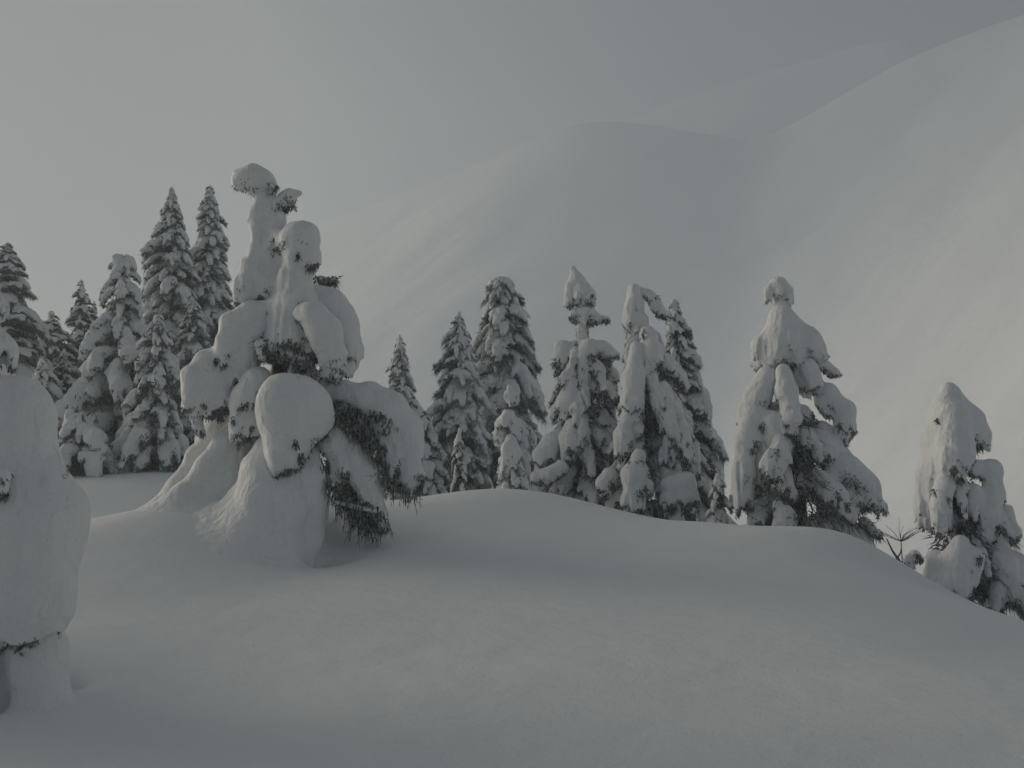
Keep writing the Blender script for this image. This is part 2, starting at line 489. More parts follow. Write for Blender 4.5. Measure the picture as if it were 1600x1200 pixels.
# ------------------------------------------------------------------ bough library
def make_bough(seed, style):
    """One drooping bough, one metre long along +X: (needles and wood, snow load)."""
    rg = np.random.default_rng(seed)
    S = np.linspace(0, 1, 7)
    if style == 'heavy':
        droop, r0, r1, tuft, nl = rg.uniform(.75, 1.15), .13, rg.uniform(.21, .27), 700, .085
    elif style == 'medium':
        droop, r0, r1, tuft, nl = rg.uniform(.55, .9), .09, rg.uniform(.14, .18), 700, .085
    else:
        droop, r0, r1, tuft, nl = rg.uniform(.2, .5), .045, rg.uniform(.075, .1), 700, .09
    if style == 'rime': droop, r0, r1, tuft, nl = rg.uniform(.45, .8), .05, rg.uniform(.09, .13), 900, .1
    side = rg.uniform(-.18, .18)
    path = np.c_[S ** (.85 if style == 'heavy' else 1), side * S ** 2, .12 * np.sin(S * 2.2) - droop * S ** 2.2]
    rad = r0 + (r1 - r0) * np.sin(np.clip(S * 1.25, 0, 1) * math.pi / 2)
    rad[-1] *= .72
    up = rad * .35
    main = [(p + (0, 0, u), r) for p, r, u in zip(path, rad, up)]
    chains = [main[1:]] if style == 'heavy' else [main]
    nf = {'heavy': 2, 'medium': 4, 'light': 5, 'rime': 5}[style]
    wood = [tube(path - np.array((0, 0, .02)), np.linspace(.028, .008, 7), 5)]
    for q in range(nf):
        s = rg.uniform(.25, .8); sg = 1 if q % 2 else -1
        i = int(s * 6); p0 = path[i]
        ln = rg.uniform(.22, .42) * (1.1 - .4 * s)
        e = p0 + np.array((ln * .7, sg * ln, -ln * droop * rg.uniform(.5, 1.1)))
        m = (p0 + e) / 2 + (0, 0, ln * .18)
        rr = rad[i] * rg.uniform(.6, .85)
        chains.append([(p0, rr * .8), (m, rr), (e, rr * .75)])
        wood.append(tube([p0, m - (0, 0, .02), e], [.014, .011, .006], 4))
    under = [(p - (0, 0, r * 1.25), r * .75) for p, r in zip(path[:-1], rad[:-1])]
    v, f = blob(chains, .12 if style == 'heavy' else .08, seed, .2, [under] if style not in ('light', 'rime') else [], h=.04 if style == 'heavy' else .032, flute=.22, cut=.8 if style in ('heavy', 'medium') else 0)
    nd = [needle_cover(v, f, tuft, rg, nl, .014, thr=-.05 if style not in ('light', 'rime') else .2)]
    # hanging twigs along the wood, inside and below the snow
    k = 340 if style == 'heavy' else 300
    t = rg.uniform(.1, 1, k); c = np.array([np.interp(t, S, path[:, a]) for a in range(3)]).T
    c[:, 1] += rg.normal(size=k) * .12; c[:, 2] -= rg.uniform(0, .12, k)
    d = np.c_[rg.uniform(-.1, .6, k), rg.normal(size=k) * .6, rg.uniform(-1, -.1 if style not in ('light', 'rime') else .1, k)]
    nd.append(spikes(c, d, rg.uniform(.12, .30, k), rg.uniform(.008, .018, k), rg))
    return (join(*wood, *nd), (v, f))

LIB = {}

def library():
    for style, n, mat in (('heavy', 9, NEEDLE_FROST), ('medium', 9, NEEDLE_FROST), ('light', 7, NEEDLE), ('rime', 7, NEEDLE_RIME)):
        LIB[style] = []
        for k in range(n):
            (nv, nf), (v, f) = make_bough(100 + k + {'heavy': 0, 'medium': 40, 'light': 80, 'rime': 120}[style], style)
            LIB[style].append((new_mesh('bough', nv, nf, mat, False), new_mesh('snow_load', v, f, SNOW)))

# ------------------------------------------------------------------ trees
class Tree:
    def __init__(self, label, D, xbase, seed, group='snow-laden spruces on the slope', name='spruce_tree'):
        self.D = D; self.rg = np.random.default_rng(seed); self.seed = seed; self.n = 0; self.rs = 1.0
        X = at(xbase, 800, D)[0]
        self.base = np.array((X, D, float(ground_z(X, D)[0])))
        self.root = empty(name, self.base, label, 'tree', group)
        self.px = m_per_px(D)

    def p(self, px, py, dd=0.0):
        return at(px, py, self.D + dd) - self.base

    def trunk(self, pts, r0, r1=.02):
        """pts: (px, py, dd) from the top down; continues into the ground."""
        q = [self.p(*t) for t in pts][::-1]
        q = [np.array((q[0][0], q[0][1], -.5))] + [x for x in q if x[2] > -.3]
        v, f = tube(q, np.linspace(r0, r1, len(q)), 8)
        obj('trunk', new_mesh('trunk', v, f, BARK), self.root)

    def load(self, *chains, k=.35, wob=.05, needles=0, nl=.1, nw=.012, thr=-.15, carve=(), mat=None, flat=(1, 1, 1), h=None, name='bough', sink=.3, flute=None, ground=False, gk=.6, cut=None):
        """A snow load drawn as chains of (px, py, radius_px, dd); k is the blend as a share of the median radius."""
        self.n += 1
        cv = lambda chs: [[(self.p(c[0], c[1], c[3] if len(c) > 3 else 0), c[2] * self.px * self.rs) for c in ch] for ch in chs]
        ch = cv(chains)
        rm = np.median([r for c in ch for _, r in c])
        gf = (lambda x, y: ground_z(x + self.base[0], y + self.base[1]) - self.base[2]) if ground else None
        if flute is None: flute = .26 if needles else 0
        v, f = blob(ch, k * rm, self.seed * 31 + self.n, wob * 1.8, cv(carve), flat=flat, h=h, flute=flute, ground=gf, gk=gk, cut=(.72 if needles and not ground and thr < 1 else 0) if cut is None else cut)
        parts = []
        for c in ch:
            pts = [p for p, _ in c]
            if len(pts) > 1:
                parts.append(tube(pts, np.linspace(.02, .008, len(pts)), 5))
        if needles:
            long = mat is NEEDLE and thr > 1
            parts.append(needle_cover(v, f, int(needles * (1.3 if long else 3.6)), self.rg, nl * (1 if long else .62), nw * (.8 if long else .85), thr - (0 if long else .1), sink=sink))
        me = new_mesh('snow_load', v, f, SNOW)
        if parts:
            b = obj(name, new_mesh(name, *join(*parts), mat or NEEDLE_FROST, False), self.root)
            obj('snow_load', me, b)
            b['kind'] = 'stuff'                      # sprays too small to pick apart
        else:
            obj('snow_load', me, self.root)

    def boughs(self, sil, style, step=.40, whorl=5, wide=1.0, tall=1.0, depth=.9, mix=None, first=0.0, lift=.45, grow=1.0):
        """sil: (py, left px, right px) from the top down; a whorled crown that fills that outline all round."""
        rg = self.rg
        s = np.array(sil, float)
        tops = [self.p(.5 * (a + b), y) for y, a, b in s]
        zz = np.array([t[2] for t in tops])[::-1]
        cx = np.array([t[0] for t in tops])[::-1]
        lx = (s[:, 0] * 0 + (s[:, 2] - s[:, 1]) / 2 * self.px)[::-1]
        # the trunk line runs straight from the tip to the foot; left and right reach measured from it
        ax = np.interp(zz, [0, zz[-1]], [0, cx[-1]])
        le = ax - np.array([self.p(a, y)[0] for y, a, b in s])[::-1]
        ri = np.array([self.p(b, y)[0] for y, a, b in s])[::-1] - ax
        le = np.maximum(le, .06); ri = np.maximum(ri, .06)
        z = max(zz[0] * first, .1); ang = rg.uniform(0, 6.28)
        top = zz[-1]
        self.trunk_pts = (np.array((cx[-1], 0, top)),)
        while z < top - .03:
            l, r = np.interp(z, zz, le), np.interp(z, zz, ri)
            R = .5 * (l + r)
            n = whorl if R > .22 else max(3, whorl - 2)
            for q in range(n):
                a = ang + 2 * math.pi * (q + rg.uniform(-.3, .3)) / n
                ca, sa = math.cos(a), math.sin(a)
                reach = (r if ca > 0 else l) * abs(ca) ** 2 + R * depth * sa * sa
                reach *= rg.uniform(.68, 1.08) * grow
                st = style if mix is None or rg.random() > mix[1] else mix[0]
                bm, sm = LIB[st][rg.integers(len(LIB[st]))]
                b = obj('bough', bm, self.root)
                zb = z + reach * lift * tall * rg.uniform(.7, 1.2)
                zb = min(zb, top - .02)
                b.location = (np.interp(z, [0, top], [0, cx[-1]]), 0, zb)
                b.rotation_euler = (rg.uniform(-.25, .25), rg.uniform(-.2, .22), a)
                wq = wide * rg.uniform(.8, 1.2)
                hq = tall * rg.uniform(.85, 1.15)
                b.scale = (reach, max(reach * wq, .12), max(reach * hq, .12))
                obj('snow_load', sm, b)
            z += max(step * R, .09) * rg.uniform(.8, 1.2)
            ang += 2.4
        q = [np.array((0, 0, -.5)), np.array((0, 0, 0.0)), np.array((cx[-1], 0, top))]
        v, f = tube(q, [.035 * top * .5 + .03, .03 * top * .5 + .03, .012], 7)
        obj('trunk', new_mesh('trunk', v, f, BARK), self.root)
        # needles close round the trunk: the dark inside of the crown
        k = 1500
        hh = rg.uniform(.01, .95, k) ** .85 * top
        a = rg.uniform(0, 6.28, k); R = np.interp(hh, zz, (le + ri) / 2)
        rr = R * np.sqrt(rg.uniform(0, .36, k))
        base = np.c_[np.interp(hh, [0, top], [0, cx[-1]]) + np.cos(a) * rr, np.sin(a) * rr, hh]
        d = np.c_[np.cos(a), np.sin(a), rg.uniform(-1.4, .1, k)] + rg.normal(size=(k, 3)) * .35
        v, f = spikes(base, d, np.clip(R * rg.uniform(.12, .3, k), .06, .32), rg.uniform(.008, .02, k), rg)
        obj('inner_twigs', new_mesh('inner_twigs', v, f, NEEDLE_FROST, False), self.root, kind='stuff')

    def curtain(self, line, count, lenpx, mat=None, spread=5):
        """Thin twigs that hang from a bough along a line of (px, py, dd)."""
        rg = self.rg
        q = np.array([self.p(*c) for c in line])
        seg = np.r_[0, np.cumsum(np.linalg.norm(np.diff(q, axis=0), axis=1))]
        t = rg.uniform(0, seg[-1], count)
        b = np.array([np.interp(t, seg, q[:, k]) for k in range(3)]).T + rg.normal(size=(count, 3)) * spread * self.px
        b[:, 1] += rg.normal(size=count) * .07
        d = np.array((0, 0, -1.0)) + rg.normal(size=(count, 3)) * (.32, .32, .1)
        L = lenpx * self.px * rg.uniform(.3, 1.15, count) * (1 + .35 * np.sin(t / self.px * .35))
        a = spikes(b, d, L, self.px * rg.uniform(.7, 1.6, count), rg)
        # side sprays along each twig
        k = rg.integers(0, count, count * 2); u = rg.uniform(.1, .85, count * 2)
        dn = d / np.linalg.norm(d, axis=1)[:, None]
        c = spikes(b[k] + dn[k] * (L[k] * u)[:, None], d[k] * .7 + rg.normal(size=(len(k), 3)) * .6, L[k] * .28, self.px * rg.uniform(.5, 1.0, len(k)), rg)
        obj('hanging_twigs', new_mesh('hanging_twigs', *join(a, c), mat or NEEDLE, False), self.root, kind='stuff')

    def leader(self, px, py, hpx, wpx, needles=60):
        self.load([(px, py + wpx * .45, wpx * .4), (px, py + hpx * .5, wpx * .62), (px, py + hpx, wpx)], k=.4, wob=.12, needles=needles, nl=.07, nw=.01, name='leader')

library()

# --- ground bumps that bank up round trunks
def pit(px, d, depth, rad): BUMPS.append((at(px, 800, d)[0], d, -depth, rad))
pit(490, 12.15, .34, .20); pit(520, 12.3, .2, .22)
pit(112, 6.7, .15, .10); pit(6, 6.25, .26, .14); pit(94, 6.4, .09, .07)
build_ground()

mountain('mountain_bowl', 'open snow bowl whose ridge climbs into cloud, bright on its steep sunward wall',
         [(450, 405, 470, 1.2), (520, 350, 464, 1.05), (600, 318, 458, .95), (720, 278, 448, .92), (820, 240, 438, .9), (870, 212, 432, .9), (910, 187, 428, .9), (1000, 196, 428, .88), (1100, 217, 428, .86), (1180, 237, 424, .85),
          (1250, 208, 420, .9), (1340, 152, 412, .92), (1420, 98, 404, .93), (1500, 63, 396, .93), (1600, 28, 385, .93), ('xyz', 226, 300, 176, .93), ('xyz', 244, 200, 170, .93), ('xyz', 256, -60, 164, .93)],
         np.arange(-156, 330, 2.0), np.arange(-150, 600, 2.0), -10, 11, .5)
mountain('mountain_shoulder', 'far upper snowfield below the cloud, lit from the side',
         [(985, 205, 565, .72), (1000, 196, 570, .72), (1090, 156, 580, .72), (1180, 127, 590, .72), (1270, 102, 598, .72), (1400, 60, 606, .75), (1440, 80, 606, .9)],
         np.arange(-60, 335, 2.2), np.arange(430, 735, 2.2), 60, 12, .6)

# ------------------------------------------------------------------ the big buried tree in front
def big_tree():
    t = Tree('big wind-packed spruce buried under bulging snow heads with an arched side branch', 12.6, 430, 5)
    t.trunk([(412, 300, .03), (418, 350, .12), (420, 400, .32), (440, 520, .25), (435, 650, .15), (430, 800, 0)], .16, .05)
    # top cap on its neck
    t.load([(379, 281, 17), (396, 279, 21), (411, 286, 18), (420, 297, 10)], [(402, 300, 13), (412, 308, 11)], k=.9, wob=.06, needles=60, nl=.07, thr=-.2, flute=.1)
    t.load([(424, 290, 4, -.15), (431, 292, 3, -.15)], k=.5, needles=60, nl=.06, thr=1.3, mat=NEEDLE)
    t.load([(424, 326, 13), (440, 316, 12), (453, 306, 10), (465, 301, 6)], [(452, 312, 9), (458, 324, 7)], k=.7, wob=.1, needles=120, nl=.07, thr=.05)
    # neck, cape, head and body in one sagging mass
    t.load([(410, 302, 10), (408, 330, 14), (403, 362, 13), (400, 400, 13)], [(426, 316, 13), (430, 345, 15), (436, 378, 18)], [(402, 340, 8), (392, 346, 6)], [(426, 362, 13, .06), (424, 392, 17, .08)],
           [(450, 380, 13, .05), (428, 396, 15, .05), (396, 420, 21, .05), (383, 450, 18, 0), (378, 474, 14, 0)], [(432, 412, 24, .12), (420, 446, 27, .12), (410, 470, 20, .1)],
           [(471, 402, 28, -.18), (469, 376, 32, -.18)], [(446, 406, 14, -.05), (450, 384, 18, -.1)], [(483, 416, 14, -.08), (486, 400, 17, -.1)],
           [(462, 410, 20, -.12), (462, 440, 27, -.12), (462, 476, 33, -.1), (452, 520, 31, -.1), (444, 548, 24, -.1)], [(438, 478, 20, -.05), (426, 530, 15, 0), (424, 556, 11, 0)], [(490, 500, 24, 0), (482, 552, 24, 0)],
           k=.5, wob=.06, needles=900, nl=.1, thr=-.2, flute=.12, h=.022)
    # shoulder lobe and the flap lying over it
    t.load([(484, 462, 22, .1), (512, 478, 26, .15), (534, 508, 25, .2), (540, 548, 20, .2), (538, 582, 12, .2)], k=1.0, wob=.04, needles=120, nl=.08, thr=-.3)
    t.load([(471, 489, 13, -.36), (490, 494, 19, -.38), (508, 520, 23, -.32), (518, 555, 19, -.26), (520, 580, 13, -.2), (517, 592, 8, -.2)], k=1.2, wob=.04, needles=70, nl=.08, thr=-.3)
    # bare twig sticking out behind
    t.load([(498, 436, 5, .25), (512, 438, 5, .25), (526, 436, 3, .2)], k=.4, needles=150, nl=.09, thr=1.2, mat=NEEDLE, sink=0)
    # left side, sheets hanging over one another
    t.load([(420, 486, 17, 0), (390, 490, 19, -.05), (364, 506, 18, -.1), (352, 540, 16, -.1), (354, 574, 12, -.1)], [(402, 512, 25, .05), (386, 550, 23, .05), (372, 590, 17, 0)],
           [(354, 544, 13, -.05), (322, 562, 17, -.05), (299, 588, 15, -.1), (294, 640, 13, -.1)], [(332, 590, 27, .05), (322, 632, 26, .05)], [(350, 600, 16, 0), (346, 636, 16, 0)],
           [(402, 600, 27, -.15), (386, 625, 24, -.15), (378, 660, 19, -.2), (370, 684, 15, -.2)], [(412, 640, 24, -.1), (404, 676, 20, -.1)],
           k=.55, wob=.06, needles=1100, nl=.1, thr=-.25, flute=.12, h=.022)
    t.load([(408, 540, 10, -.2), (410, 556, 8, -.2)], k=.5, needles=160, nl=.09, thr=1.3, mat=NEEDLE)
    t.load([(306, 652, 10, .1), (312, 676, 9, .1)], k=.5, needles=80, nl=.08)
    # the big head, its neck and chin
    t.load([(447, 634, 49, -.5), (464, 632, 47, -.5)], [(484, 640, 30, -.4), (494, 656, 18, -.35), (496, 672, 9, -.3)], [(450, 680, 40, -.48), (444, 712, 28, -.48), (441, 738, 14, -.48)], k=.8, wob=.05, needles=120, nl=.08, thr=-.45, flute=.12)
    t.load([(470, 690, 18, -.25), (466, 716, 15, -.25), (462, 738, 10, -.25)], k=.4, needles=260, nl=.09, thr=.5, mat=NEEDLE)
    # middle shapes between head and arch
    t.load([(470, 570, 22, 0), (474, 592, 20, 0)], [(500, 590, 14, .1), (510, 610, 14, .1)], k=.5, needles=420, nl=.1, thr=.7, mat=NEEDLE_FROST)
    t.load([(500, 614, 17, .1), (540, 616, 20, .1), (576, 624, 24, .1), (606, 640, 30, .1), (630, 670, 29, .1), (642, 706, 20, .1), (642, 742, 18, .1), (638, 766, 11, .1)],
           [(600, 670, 24, .1), (610, 710, 16, .1), (604, 740, 9, .1)], [(624, 720, 18, .1), (616, 756, 11, .1)], k=.6, wob=.05, needles=1100, nl=.1, thr=-.05)
    t.load([(540, 636, 20, .12), (556, 660, 16, .12), (566, 690, 9, .12)], [(580, 650, 18, .15), (590, 690, 10, .15)], k=.5, wob=.15, needles=300, nl=.1, thr=.1)
    t.load([(506, 676, 14, -.05), (520, 690, 23, -.05), (536, 730, 20, -.05), (524, 752, 14, -.05)], k=.6, wob=.06, needles=380, nl=.1, thr=.15)
    t.load([(548, 706, 20, .0), (566, 742, 24, .0), (580, 776, 19, .0), (592, 804, 12, .0), (600, 824, 9, .0)], [(570, 700, 8, .05), (580, 740, 12, .05)], k=.6, wob=.04, needles=260, nl=.1, mat=NEEDLE)
    # dark hanging twigs under it
    t.curtain([(505, 728, -.05), (518, 742, -.05), (536, 764, -.05), (552, 784, -.05)], 170, 40)
    t.curtain([(512, 724, .08), (530, 740, .1), (556, 770, .1)], 120, 46, NEEDLE_FROST)
    t.curtain([(526, 784, -.1), (556, 792, -.1), (584, 799, -.1), (598, 806, -.08)], 130, 26)
    t.curtain([(552, 800, .02), (574, 806, .02), (592, 812, .02)], 150, 40)
    t.load([(524, 784, 3, -.12), (556, 792, 4, -.12), (584, 799, 4, -.12), (598, 805, 3, -.1)], k=.5, wob=.1, needles=40, nl=.06, cut=0)
    # fringe under the arched bough
    t.curtain([(512, 634, -.08), (536, 640, -.1), (560, 650, -.1), (578, 676, -.08)], 170, 32, NEEDLE_FROST)
    t.curtain([(520, 628, -.05), (548, 640, -.08), (570, 660, -.08), (588, 700, -.05), (600, 730, -.05)], 150, 30)
    t.curtain([(604, 744, .0), (622, 762, .0), (640, 772, .0), (652, 768, .05)], 90, 22, NEEDLE_FROST)
    # snow banked on the lower boughs down to the ground
    t.load([(484, 704, 17, -.1), (488, 745, 22, -.12), (484, 790, 23, -.15), (474, 836, 24, -.2), (466, 890, 26, -.25)], [(470, 730, 16, -.2), (462, 790, 22, -.28)], k=.8, wob=.07, ground=True, gk=.15)
    t.load([(416, 700, 20, -.25), (412, 740, 32, -.3), (416, 790, 42, -.36), (414, 840, 48, -.42), (412, 900, 50, -.45)],
           [(446, 750, 24, -.34), (452, 800, 24, -.36), (452, 860, 24, -.36)], [(392, 720, 10, -.12), (382, 770, 14, -.16), (372, 830, 18, -.2)], k=.8, wob=.05, ground=True, gk=.55)
    t.load([(374, 660, 13, .15), (352, 690, 17, .15), (322, 732, 18, .12), (290, 776, 16, .1), (262, 822, 14, .1)], [(384, 690, 22, .3), (366, 750, 34, .3), (340, 800, 30, .2)], k=.8, wob=.03, ground=True, gk=.45)
    t.load([(350, 640, 12, .5), (336, 668, 13, .55), (306, 712, 14, .6), (276, 760, 13, .6), (256, 810, 12, .6)], [(356, 690, 20, .7), (330, 750, 26, .7)], k=.8, wob=.03, ground=True, gk=.45)
    # boughs round the back, out of the photograph's sight
    t.load([(450, 470, 24, .45), (460, 520, 34, .75), (455, 590, 26, .85)], k=.6, needles=200)
    t.load([(440, 600, 34, .6), (470, 660, 44, 1.0), (470, 730, 30, 1.1)], k=.6, needles=260)
    t.load([(380, 620, 30, .6), (350, 690, 40, .9), (350, 760, 40, 1.0)], k=.6, needles=260)
    t.load([(520, 650, 26, .5), (550, 720, 30, .75), (556, 770, 18, .8)], k=.6, needles=260)

def edge_tree():
    t = Tree('smooth snow-smothered spruce beside the tree well, with stacked rounded lumps', 6.3, -40, 6)
    t.trunk([(-60, 360, .1), (-50, 600, .1), (-40, 900, .1)], .14, .03)
    t.load([(-60, 380, 20), (-50, 440, 34), (-60, 480, 44)], [(-22, 470, 22), (-18, 484, 24)], k=.6, needles=160, nl=.06)
    t.load([(-60, 520, 44), (-30, 540, 38), (-8, 552, 30), (-6, 562, 28)], k=.7, wob=.03, needles=120, nl=.06)
    t.load([(-70, 600, 50), (-10, 636, 36, -.05), (28, 646, 44, -.1), (30, 700, 44, -.1)], [(-40, 690, 90, .05), (-40, 760, 90, .05)],
           [(20, 730, 50, -.1), (50, 776, 46, -.14), (64, 820, 50, -.16), (60, 870, 46, -.16)], [(-40, 790, 90, 0), (-40, 880, 90, 0)],
           [(52, 860, 46, -.16), (55, 910, 46, -.16), (52, 955, 44, -.16), (48, 985, 36, -.16)], [(-50, 880, 90, 0), (-50, 960, 90, 0)], [(90, 786, 22, -.02), (96, 826, 21, -.02), (92, 860, 17, -.02)],
           k=.9, wob=.035, needles=240, nl=.05, thr=-.6, cut=.6, flute=.08)
    t.load([(4, 744, 12, -.36), (4, 764, 10, -.38)], k=.5, needles=170, nl=.05, nw=.007, thr=1.3, mat=NEEDLE)
    t.load([(-60, 950, 80, .0), (0, 965, 44, -.1), (34, 985, 26, -.1)], k=.6, wob=.12, needles=160, nl=.045, nw=.006, thr=-.1)
    t.load([(44, 950, 42, .03), (54, 1005, 35, .0), (56, 1050, 31, -.03), (54, 1100, 32, -.03)], [(-40, 960, 80, .2), (-40, 1060, 70, .25), (-40, 1110, 70, .25)], k=.7, wob=.06, ground=True, gk=.16)
    t.load([(-20, 560, 40, .5), (0, 680, 60, .8), (0, 800, 60, .9), (20, 900, 60, 1.0)], k=.8, needles=100)
    t.load([(-160, 600, 50, .0), (-190, 760, 80, .0), (-200, 900, 80, .0), (-190, 1000, 60, 0)], k=.8, needles=100)

def sapling_figure():
    t = Tree('small hooded snow-capped sapling in front of the dark spruces', 18.2, 798, 7, 'snow-buried saplings')
    t.boughs([(680, 792, 806), (710, 782, 818), (740, 776, 824), (775, 772, 828)], 'heavy', step=.5, whorl=5, wide=.9, tall=1.2)
    t.load([(796, 604, 4), (797, 618, 7), (799, 632, 6)], k=.5, wob=.2, needles=60, nl=.06)
    t.load([(784, 662, 12), (795, 652, 10), (806, 662, 9)], [(778, 678, 9), (777, 694, 5)], [(806, 668, 8), (808, 690, 7)], k=.6, wob=.12, needles=110, nl=.06, name='leader')
    t.load([(800, 686, 8, -.1), (797, 708, 13, -.1), (794, 735, 13, -.15)], k=.6, wob=.12, needles=110, nl=.06, flute=.4)

def sapling_spike():
    t = Tree('thin spindle sapling like a white spike against the dark spruce', 19.2, 716, 8, 'snow-buried saplings')
    t.boughs([(690, 712, 721), (720, 706, 726), (745, 703, 730), (780, 700, 734)], 'heavy', step=.5, whorl=4, tall=1.3)
    t.load([(718, 672, 3), (717, 692, 6), (716, 706, 5)], k=.5, wob=.15, needles=60, nl=.05, name='leader')

# --------------------------------------------------------------- spruces behind the crest
def spruces():
    # tall twin spires
    t = Tree('tall spruce with long shelf-like side boughs, the bushier of two slender spires', 26, 272, 21)
    t.boughs([(292, 264, 272), (330, 250, 284), (360, 238, 292), (395, 218, 298), (440, 212, 306), (500, 196, 330), (600, 180, 345), (740, 170, 350)], 'medium', step=.32, wide=.95, mix=('rime', .5), whorl=6, grow=.95)
    t.leader(268, 290, 34, 8)
    t = Tree('narrow tall spruce with ragged tip and tufted short boughs, twin spire', 27, 322, 22)
    t.boughs([(290, 322, 334), (330, 308, 344), (380, 304, 360), (430, 276, 358), (480, 270, 362), (560, 262, 366), (740, 255, 372)], 'medium', step=.32, mix=('rime', .5), whorl=6, grow=.95)
    t.leader(329, 287, 36, 8)
    # rounder one before them
    t = Tree('broad blunt-topped spruce wrapped in fat rounded snow lobes', 23.5, 178, 23)
    t.boughs([(400, 184, 204), (430, 170, 212), (480, 150, 222), (540, 130, 240), (600, 112, 250), (680, 90, 258), (745, 80, 262)], 'heavy', step=.5, wide=.8, tall=1.0)
    t.load([(184, 404, 9), (190, 420, 13), (180, 434, 9)], [(202, 408, 8), (206, 420, 8)], k=.5, wob=.1, needles=120, nl=.08, name='leader')
    t = Tree('shorter spruce with bulbous drooping snow fingers and a dark open foot', 22.4, 240, 24)
    t.boughs([(492, 238, 254), (530, 224, 266), (580, 208, 280), (640, 196, 288), (700, 184, 294), (745, 180, 298)], 'heavy', step=.46, wide=.75, mix=('medium', .45))
    t.leader(245, 490, 30, 9)
    t = Tree('dark thickly needled spruce with ragged sloping side at the wood edge', 25, 12, 25)
    t.boughs([(380, 4, 20), (420, -10, 36), (470, -24, 50), (520, -44, 66), (600, -60, 84), (740, -80, 100)], 'light', step=.28, whorl=6, wide=1.1, mix=('medium', .35))
    t.leader(12, 378, 30, 9)
    t = Tree('slim dark spruce tip with stepped flat boughs and a button top', 30, 127, 26)
    t.boughs([(440, 122, 132), (470, 114, 142), (500, 108, 150), (560, 96, 160), (640, 84, 170), (740, 76, 180)], 'light', step=.36, whorl=5, mix=('medium', .3))
    t.leader(127, 437, 24, 6)
    t = Tree('tiny pointed spruce tip rising beside the stepped dark spruce', 31, 148, 27)
    t.boughs([(473, 145, 150), (500, 141, 155), (540, 134, 162), (640, 122, 175), (740, 116, 180)], 'light', step=.4, whorl=4)
    t.leader(147, 470, 24, 4, 30)
    t = Tree('low dark spruce with a knob top and crooked side twigs', 28, 80, 28)
    t.boughs([(488, 76, 86), (510, 66, 96), (540, 48, 118), (600, 40, 126), (740, 30, 140)], 'light', step=.36, whorl=5, mix=('medium', .3))
    t.load([(80, 490, 5), (81, 498, 6)], k=.5, needles=30, nl=.06, name='leader')
    t = Tree('small stooped spruce half sunk in drifted snow at the wood edge', 21.8, 128, 29)
    t.boughs([(645, 118, 130), (665, 98, 150), (700, 84, 176), (745, 70, 190)], 'heavy', step=.5, wide=1.0)
    t.leader(110, 640, 26, 12)
    t = Tree('stubby snow-hung spruce seen between the leaning lumps at the wood edge', 23, 55, 30)
    t.boughs([(560, 62, 70), (600, 44, 88), (660, 28, 98), (745, 14, 110)], 'heavy', step=.46, wide=.9, mix=('medium', .4))
    t.leader(66, 556, 26, 8)

    for lab, D, x, sil, st, mx, sd in (
            ('dark frosted spruce filling the gap below the crooked-twigged spruce', 26.5, 100, [(548, 95, 106), (580, 84, 118), (640, 70, 132), (745, 58, 146)], 'rime', ('light', .4), 51),
            ('grey spruce crowded between the stepped spruce and the blunt-topped one', 28.5, 160, [(505, 155, 166), (540, 146, 176), (600, 132, 190), (745, 118, 206)], 'rime', ('medium', .4), 52),
            ('shaggy dark spruce half hidden by the snow-smothered edge tree', 27.5, 36, [(505, 30, 42), (545, 18, 56), (620, 2, 74), (745, -12, 92)], 'light', ('rime', .5), 53),
            ('bushy snow-flecked spruce wedged under the twin spires', 24.6, 300, [(468, 294, 308), (500, 280, 324), (560, 264, 338), (640, 250, 352), (745, 240, 362)], 'medium', ('rime', .5), 54),
            ('stub-topped spruce showing between the narrow spire and the big buried tree', 28, 346, [(462, 340, 354), (490, 332, 364), (560, 322, 374), (745, 310, 386)], 'medium', ('rime', .4), 55)):
        t = Tree(lab, D, x, sd)
        t.boughs(sil, st, step=.34, whorl=5, mix=mx)
        t.leader(.5 * (sil[0][1] + sil[0][2]), sil[0][0] - 4, 20, 6)
    # centre
    t = Tree('small distant frosted spruce peeping over the arched branch', 34, 628, 31)
    t.boughs([(526, 620, 630), (550, 612, 636), (580, 606, 646), (620, 600, 652), (690, 588, 664), (770, 580, 672)], 'rime', step=.34, mix=('medium', .35))
    t.leader(625, 522, 26, 7)
    t = Tree('low snowy spruce squeezed behind the end of the arched branch', 24, 664, 39)
    t.boughs([(640, 652, 664), (670, 640, 684), (720, 632, 692), (770, 628, 698)], 'heavy', step=.46, mix=('medium', .4))
    t.leader(657, 634, 24, 9)
    t = Tree('dark open spruce with bare side twigs poking through thin snow', 25, 720, 32)
    t.boughs([(492, 713, 722), (510, 704, 730), (545, 690, 738), (580, 680, 748), (620, 674, 758), (680, 666, 768), (765, 660, 775)], 'rime', step=.27, whorl=6, wide=1.1, tall=1.2, mix=('light', .3))
    t.leader(717, 487, 20, 6)
    t = Tree('big full conical spruce evenly frosted with many small snow tufts', 27, 788, 33)
    t.boughs([(434, 778, 796), (460, 758, 814), (500, 750, 824), (550, 738, 838), (600, 724, 846), (650, 716, 852), (700, 708, 858), (770, 700, 864)], 'rime', step=.26, whorl=6, wide=1.1, tall=1.15, mix=('medium', .4))
    t.leader(787, 430, 26, 9)

    t = Tree('spruce crowned by a pointed snow hood over a mushroom-shaped pad', 21.5, 905, 34)
    t.rs = .9
    t.boughs([(535, 884, 922), (560, 868, 960), (600, 862, 968), (650, 856, 972), (700, 846, 976), (750, 834, 978), (800, 828, 980)], 'heavy', step=.46, wide=.72, tall=1.1, mix=('medium', .55))
    t.load([(896, 420, 6), (902, 440, 14), (912, 462, 20), (918, 470, 17)], [(892, 446, 10), (888, 472, 10), (886, 480, 7)], k=.5, wob=.06, needles=180, nl=.07, name='leader')
